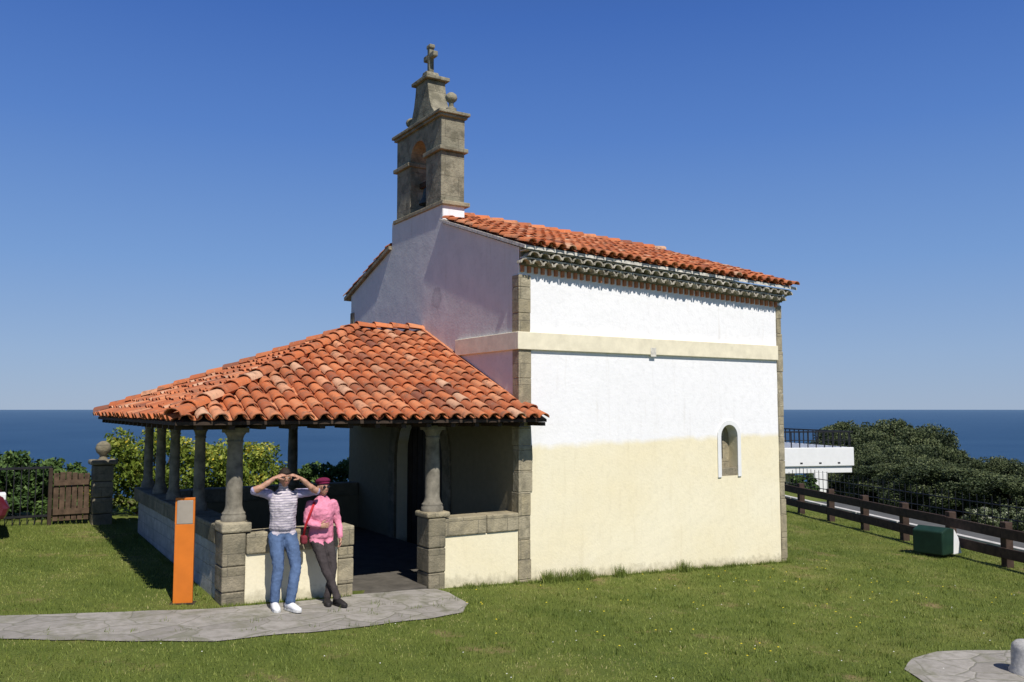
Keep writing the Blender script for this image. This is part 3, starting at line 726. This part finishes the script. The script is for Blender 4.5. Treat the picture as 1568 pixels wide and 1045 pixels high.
def body(name,parts,mats,parent,vox=.010):
    vs=[];fs=[];lab=[]
    for pts,rad,li in parts:
        p2,r2=densify(pts,rad); t=(p2[0]-p2[1]).normalized()*min(r2[0])*.5; t2=(p2[-1]-p2[-2]).normalized()*min(r2[-1])*.5
        pp=[p2[0]+t]+p2+[p2[-1]+t2]; rr_=[(r2[0][0]*.55,r2[0][1]*.55)]+r2+[(r2[-1][0]*.55,r2[-1][1]*.55)]
        ring_tube(vs,fs,pp,rr_)
        for a,r in zip(p2,r2): lab.append((a.x,a.y,a.z,max(r),li))
    o=meshobj(name+'_src',vs,fs); rm=o.modifiers.new('r','REMESH'); rm.mode='VOXEL'; rm.voxel_size=vox
    s=o.modifiers.new('s','SMOOTH'); s.factor=.5; s.iterations=4
    tx_=bpy.data.textures.new(name+'_folds','CLOUDS'); tx_.noise_scale=.07; dm=o.modifiers.new('d','DISPLACE'); dm.texture=tx_; dm.strength=.022; dm.mid_level=.5
    bpy.context.view_layer.update(); dg=bpy.context.evaluated_depsgraph_get(); me=bpy.data.meshes.new_from_object(o.evaluated_get(dg)); bpy.data.objects.remove(o)
    me.name=name; me.materials.clear()
    for m_ in mats: me.materials.append(m_)
    n=len(me.polygons); c=np.zeros(n*3); me.polygons.foreach_get('center',c); c=c.reshape(-1,3)
    L=np.array(lab); best=np.full(n,1e9); li=np.zeros(n,int)
    for row in L:
        dd=np.linalg.norm(c-row[:3],axis=1)/row[3]; k=dd<best; best[k]=dd[k]; li[k]=int(row[4])
    me.polygons.foreach_set('material_index',li.astype(np.int32)); me.polygons.foreach_set('use_smooth',[True]*n); me.update()
    return link(bpy.data.objects.new(name,me),parent)
def fabric(name,c,bs=.6,stripe=None):
    m,nt,b=mk(name,.95,.1); f=noi(nt,9,4,nt.nodes.new('ShaderNodeTexCoord').outputs['Object']); f2=noi(nt,60,3)
    col=ramp(nt,f,[(.3,tuple(x*.75 for x in c)),(.7,tuple(min(1,x*1.15) for x in c))])
    if stripe:
        s=sep(nt,nt.nodes.new('ShaderNodeTexCoord').outputs['Object'])
        w=math_(nt,'SINE',math_(nt,'MULTIPLY',math_(nt,'ADD',s[2],math_(nt,'MULTIPLY',f,.02)),stripe[0])); col=mix(nt,ramp(nt,w,[(.35,0.),(.55,1.)]),col,stripe[1])
    base(nt,b,col); bump(nt,b,math_(nt,'ADD',f,math_(nt,'MULTIPLY',f2,.15)),bs,.04); return m
skin,nt,b=mk('skin',.55,.35); base(nt,b,ramp(nt,noi(nt,30,3),[(.3,(.42,.22,.15)),(.7,(.52,.29,.20))])); b.inputs['Subsurface Weight'].default_value=.08; b.inputs['Subsurface Scale'].default_value=.02
hair=simple('dark_hair',(.03,.02,.015),.7,.4,60,bs=.8)
def ellipsoid(name,loc,rad,mat,parent,seg=20,rot=(0,0,0)):
    bm=bmesh.new(); bmesh.ops.create_uvsphere(bm,u_segments=seg,v_segments=seg//2+2,radius=1)
    for v in bm.verts: v.co=V((v.co.x*rad[0],v.co.y*rad[1],v.co.z*rad[2]))
    for f in bm.faces: f.smooth=True
    me=bpy.data.meshes.new(name); bm.to_mesh(me); bm.free(); me.materials.append(mat)
    o=link(bpy.data.objects.new(name,me),parent); o.location=loc; o.rotation_euler=rot; return o
def head(parent,loc,s=1,yaw=0,tilt=0,hairmat=hair,long=False):
    h=empty('head',loc,0,parent); h.rotation_euler=(tilt,0,yaw); h.scale=(s,s,s)
    bm=bmesh.new(); bmesh.ops.create_uvsphere(bm,u_segments=32,v_segments=24,radius=1)
    for v in bm.verts:
        x,y,z=v.co; X_=x*.076; Y_=y*.095; Z_=z*.118
        if z<0: k=1-.30*(-z)**1.3; X_*=k; Y_=Y_*(1-.18*(-z)) - .012*(-z)
        if y<0: 
            Y_+= .006*(-y)
            nx_=math.exp(-((X_/.012)**2))*math.exp(-(((Z_+.012)/.022)**2)); Y_-=.020*nx_
            for sx_ in (-1,1): Y_+=.009*math.exp(-(((X_-sx_*.031)/.014)**2))*math.exp(-(((Z_-.012)/.012)**2))
            Y_-=.006*math.exp(-((X_/.022)**2))*math.exp(-(((Z_+.052)/.008)**2))
            Y_-=.008*math.exp(-((X_/.02)**2))*math.exp(-(((Z_+.088)/.015)**2))
        v.co=V((X_,Y_,Z_))
    for f in bm.faces: f.smooth=True
    me=bpy.data.meshes.new('face'); bm.to_mesh(me); bm.free(); me.materials.append(skin); link(bpy.data.objects.new('face',me),h)
    lip=simple('lips',(.35,.12,.10),.5,.1); eyew=simple('eye_white',(.7,.7,.68),.3,.02); eyed=simple('iris',(.03,.02,.015),.2,.1)
    ellipsoid('mouth',(0,-.094,-.052),(.022,.006,.005),lip,h)
    for sx_ in (-1,1):
        ellipsoid('eye',(sx_*.031,-.077,.012),(.013,.009,.007),eyew,h); ellipsoid('iris',(sx_*.031,-.084,.012),(.005,.003,.005),eyed,h)
        ellipsoid('ear',(sx_*.077,.008,-.002),(.010,.020,.031),skin,h); ellipsoid('eyebrow',(sx_*.031,-.088,.033),(.017,.004,.003),hairmat,h)
    bm=bmesh.new(); bmesh.ops.create_uvsphere(bm,u_segments=28,v_segments=20,radius=1)
    dl=[v for v in bm.verts if (v.co.y<0 and v.co.z<.42) or (v.co.y>=0 and v.co.z<(-.55 if not long else -.8)) or (abs(v.co.y)<.3 and v.co.z<.1)]
    bmesh.ops.delete(bm,geom=dl,context='VERTS')
    for v in bm.verts: 
        nz=1+.06*mnoise.noise(v.co*5); v.co=V((v.co.x*.083*nz,v.co.y*.104*nz+.004,v.co.z*.127*nz))
    for f in bm.faces: f.smooth=True
    me=bpy.data.meshes.new('hair'); bm.to_mesh(me); bm.free(); me.materials.append(hairmat); o=link(bpy.data.objects.new('hair',me),h)
    so_=o.modifiers.new('s','SOLIDIFY'); so_.thickness=.01; so_.offset=-1
    return h
def hand(parent,wrist,dirv,palm_n,side,s=1.,curl=.5,name='hand'):
    d=V(dirv).normalized(); n=V(palm_n); n=(n-d*n.dot(d)).normalized(); t=V(side); t=(t-d*t.dot(d)-n*t.dot(n)).normalized()
    vs=[];fs=[]; w=V(wrist)
    ring_tube(vs,fs,[w-d*.02,w,w+d*.03*s,w+d*.07*s,w+d*.095*s],[(.022*s,.020*s),(.026*s,.019*s),(.038*s,.017*s),(.042*s,.015*s),(.034*s,.010*s)],12,side=t)
    for i,(o_,L) in enumerate(((.030,.072),(.010,.080),(-.010,.074),(-.029,.058))):
        p=w+d*.085*s+t*o_*s; pts=[p]; dd=d.copy()
        for j,fr in enumerate((.45,.32,.25)):
            dd=(dd*math.cos(curl*(.5+.4*j))+n*math.sin(curl*(.5+.4*j))).normalized(); pts.append(pts[-1]+dd*L*fr*s)
        ring_tube(vs,fs,pts,[.0095*s,.009*s,.008*s,.006*s],8,side=t)
    p=w+d*.03*s+t*.03*s; pts=[p,p+(t*.7+d*.6+n*.25).normalized()*.04*s]; pts.append(pts[-1]+(t*.25+d*.8+n*.45).normalized()*.032*s); pts.append(pts[-1]+(d*.8+n*.6).normalized()*.02*s)
    ring_tube(vs,fs,pts,[.014*s,.011*s,.010*s,.007*s],8,side=t)
    o=meshobj(name,vs,fs,skin,parent,True); return o
def shoe(parent,ankle,dirv,mat,sole,s=1.):
    a=V(ankle); d=V((dirv[0],dirv[1],0)).normalized(); g=V((a.x,a.y,0)); sd=V((-d.y,d.x,0))
    vs=[];fs=[]
    def P_(f,z): return g+d*f*s+V((0,0,z*s))
    ring_tube(vs,fs,[P_(-.075,.045),P_(-.06,.05),P_(-.01,.055),P_(.06,.048),P_(.12,.036),P_(.17,.030),P_(.19,.026)],[(.022*s,.025*s),(.036*s,.045*s),(.040*s,.052*s),(.045*s,.042*s),(.048*s,.030*s),(.036*s,.022*s),(.014*s,.012*s)],14,side=sd)
    ring_tube(vs,fs,[P_(0,.03),P_(-.005,.12)],[(.042*s,.048*s),(.040*s,.044*s)],14,side=sd)
    o=meshobj('shoe',vs,fs,mat,parent,True)
    prof=[(-.08,.0),(-.07,.03),(-.02,.036),(.06,.044),(.12,.05),(.17,.038),(.195,.012),(.195,-.012),(.17,-.036),(.12,-.046),(.06,-.04),(-.02,-.036),(-.07,-.03)]
    pr=prism('sole',[g+d*f*s+sd*w_*s+V((0,0,.0)) for f,w_ in prof],(0,0,.026*s),sole,parent,.004); return o

# --- man
mg=H(-3.7,-.4)+.012
man=empty('man',(-3.67,0,mg))
jeans=fabric('blue_jeans',(.09,.14,.25)); shirt=fabric('striped_shirt',(.60,.54,.57),stripe=(200.,(.32,.29,.36))); sleeve=fabric('lavender_sleeve',(.42,.38,.55)); shw=simple('white_trainer',(.75,.75,.76),.6,.08,20); solew=simple('rubber_sole',(.6,.6,.58),.8,.1)
body('body',[
 ([(0,-.17,.83),(0,-.17,.93)],[(.150,.105),(.158,.115)],0),
 ([(0,-.175,.945),(0,-.19,1.05),(0,-.195,1.16),(0,-.19,1.27),(0,-.185,1.35),(0,-.185,1.40)],[(.172,.130),(.162,.124),(.170,.127),(.187,.124),(.18,.10),(.11,.075)],1),
 ([(0,-.185,1.40),(0,-.20,1.50)],[.058,.054],3),
 ([(-.085,-.17,.86),(-.10,-.30,.66),(-.11,-.40,.49)],[.100,.086,.068],0),
 ([(-.11,-.40,.49),(-.15,-.44,.30),(-.17,-.46,.09)],[.068,.066,.058],0),
 ([(.085,-.17,.86),(.10,-.31,.67),(.10,-.43,.49)],[.100,.086,.068],0),
 ([(.10,-.43,.49),(.04,-.52,.30),(-.02,-.60,.09)],[.068,.066,.058],0),
 ([(-.17,-.185,1.36),(-.28,-.23,1.40),(-.42,-.30,1.43)],[.064,.056,.047],2),
 ([(-.42,-.30,1.43),(-.30,-.345,1.49),(-.17,-.36,1.585)],[.044,.040,.027],3),
 ([(.17,-.185,1.36),(.28,-.24,1.375),(.40,-.32,1.385)],[.064,.056,.047],2),
 ([(.40,-.32,1.385),(.29,-.36,1.455),(.165,-.365,1.565)],[.044,.040,.027],3),
],[jeans,shirt,sleeve,skin],man)
head(man,(0,-.235,1.575),1.0,R(-6),R(6))
hand(man,(-.17,-.36,1.585),(.9,.02,.30),(.1,.35,-1),(.2,-1,.1),.95,.3,'right_hand')
hand(man,(.165,-.365,1.565),(-.85,.02,.42),(.1,.35,-1),(-.2,-1,.1),.95,.3,'left_hand')
shoe(man,(-.17,-.46,0),(-.1,-1),shw,solew,1.05); shoe(man,(-.02,-.60,0),(.35,-1),shw,solew,1.05)

# --- woman
wg=H(-3.15,-.4)+.012
wom=empty('woman',(-3.155,0,wg))
pink=fabric('pink_fleece',(.75,.27,.38)); trous=fabric('dark_trousers',(.060,.050,.050)); dshoe=simple('black_shoe',(.025,.022,.022),.6,.2)
body('body',[
 ([(0,-.16,.78),(0,-.16,.86)],[(.145,.11),(.15,.115)],0),
 ([(0,-.16,.82),(0,-.165,.92),(0,-.17,1.02),(0,-.18,1.12),(0,-.175,1.22),(0,-.17,1.30)],[(.165,.13),(.155,.125),(.15,.125),(.165,.135),(.16,.105),(.09,.075)],1),
 ([(0,-.17,1.29),(0,-.175,1.33)],[(.075,.07),(.066,.064)],1),
 ([(0,-.17,1.31),(0,-.185,1.38)],[.050,.046],2),
 ([(-.075,-.16,.80),(-.05,-.29,.62),(-.02,-.38,.45)],[.086,.072,.056],0),
 ([(-.02,-.38,.45),(.04,-.47,.27),(.09,-.55,.08)],[.056,.052,.046],0),
 ([(.075,-.16,.80),(.09,-.27,.62),(.095,-.35,.45)],[.086,.072,.056],0),
 ([(.095,-.35,.45),(.06,-.39,.27),(.0,-.42,.08)],[.056,.052,.046],0),
 ([(-.145,-.17,1.25),(-.185,-.17,1.13),(-.205,-.18,1.01)],[.060,.053,.047],1),
 ([(-.205,-.18,1.01),(-.15,-.27,.985),(-.08,-.325,.97)],[.047,.042,.036],1),
 ([(.145,-.17,1.25),(.19,-.17,1.13),(.215,-.18,1.01)],[.060,.053,.047],1),
 ([(.215,-.18,1.01),(.225,-.23,.90),(.215,-.28,.80)],[.047,.041,.035],1),
],[trous,pink,skin],wom)
hd=head(wom,(0,-.205,1.445),.93,R(10),R(0),simple('brown_hair',(.06,.035,.02),.7,.4,50,bs=.8),True)
hat=simple('maroon_wool',(.15,.012,.05),.95,.25,40,bs=.8)
ellipsoid('beret',(0,.012,.088),(.100,.115,.050),hat,hd,24,(R(-10),0,0)); ellipsoid('beret_band',(0,.0,.058),(.084,.104,.03),hat,hd,24,(R(-6),0,0))
gl=simple('sunglass_lens',(.01,.01,.012),.1,.1,spec=.8)
for sx_ in (-1,1):
    ellipsoid('sunglass_lens',(sx_*.032,-.092,.012),(.026,.008,.018),gl,hd); box('sunglass_arm',(.059,.065,-.088,.0,.014,.02) if sx_>0 else (-.065,-.059,-.088,.0,.014,.02),gl,hd)
box('sunglass_bridge',(-.012,.012,-.103,-.097,.014,.02),gl,hd)
hand(wom,(-.08,-.325,.97),(.85,-.25,.05),(.1,1,0),(0,0,1),.86,.6,'right_hand')
hand(wom,(.215,-.28,.80),(-.05,-.25,-1),(-1,0,0),(-.2,-1,0),.86,.5,'left_hand')
shoe(wom,(.09,-.55,0),(.3,-1),dshoe,dshoe,.93); shoe(wom,(.0,-.42,0),(-.25,-1),dshoe,dshoe,.93)
red=simple('red_strap',(.45,.02,.03),.7,.1)
vs=[];fs=[]; ring_tube(vs,fs,[(-.12,-.235,1.27),(-.19,-.26,1.12),(-.235,-.24,.98),(-.25,-.20,.84)],[(.016,.006)]*4,8); meshobj('bag_strap',vs,fs,red,wom,True)
box('shoulder_bag',(-.28,-.20,-.24,-.13,.74,.85),simple('bag_fabric',(.20,.03,.04),.9,.2),wom,.025)

# ------------------------------------------------------------------ light, sky, camera
w=bpy.data.worlds.new('World'); scene.world=w; w.use_nodes=True; nt=w.node_tree
s=nt.nodes.new('ShaderNodeTexSky'); s.sky_type='NISHITA'; s.sun_disc=False
tr=V((.07,.76,-1)).normalized(); el=math.asin(-tr.z); s.sun_elevation=el; s.sun_rotation=math.atan2(-tr.x,-tr.y)%(2*math.pi)
s.altitude=60; s.air_density=1.0; s.dust_density=.1; s.ozone_density=3.0
tc=nt.nodes.new('ShaderNodeTexCoord'); sp_=sep(nt,tc.outputs['Generated'])
g=ramp(nt,sp_[2],[(0.,(.31,.42,.60)),(.06,(.27,.40,.635)),(.16,(.175,.325,.64)),(.30,(.09,.215,.575)),(.42,(.050,.145,.48)),(.60,(.020,.060,.24)),(1.,(.015,.04,.17))])
sc_=nt.nodes.new('ShaderNodeVectorMath'); sc_.operation='SCALE'; sc_.inputs[3].default_value=10.; nt.links.new(g,sc_.inputs[0])
bg=nt.nodes['Background']; nt.links.new(mix(nt,.90,s.outputs[0],sc_.outputs[0]),bg.inputs['Color']); bg.inputs['Strength'].default_value=.10
ld=bpy.data.lights.new('sun','SUN'); ld.energy=5.0; ld.angle=R(.53); ld.color=(1,.955,.88); lo=link(bpy.data.objects.new('sun',ld)); lo.rotation_mode='QUATERNION'; lo.rotation_quaternion=tr.to_track_quat('-Z','Y'); lo.location=(0,-10,20)
cd=bpy.data.cameras.new('camera'); cd.lens=30.4; cd.sensor_width=36; cd.clip_end=100000; cd.clip_start=.1
co=link(bpy.data.objects.new('camera',cd)); co.location=(-7.113,-11.123,2.60); co.rotation_euler=(R(94.45),0,R(-32.13)); scene.camera=co
scene.view_settings.view_transform='Standard'; scene.view_settings.look='None'; scene.view_settings.exposure=0
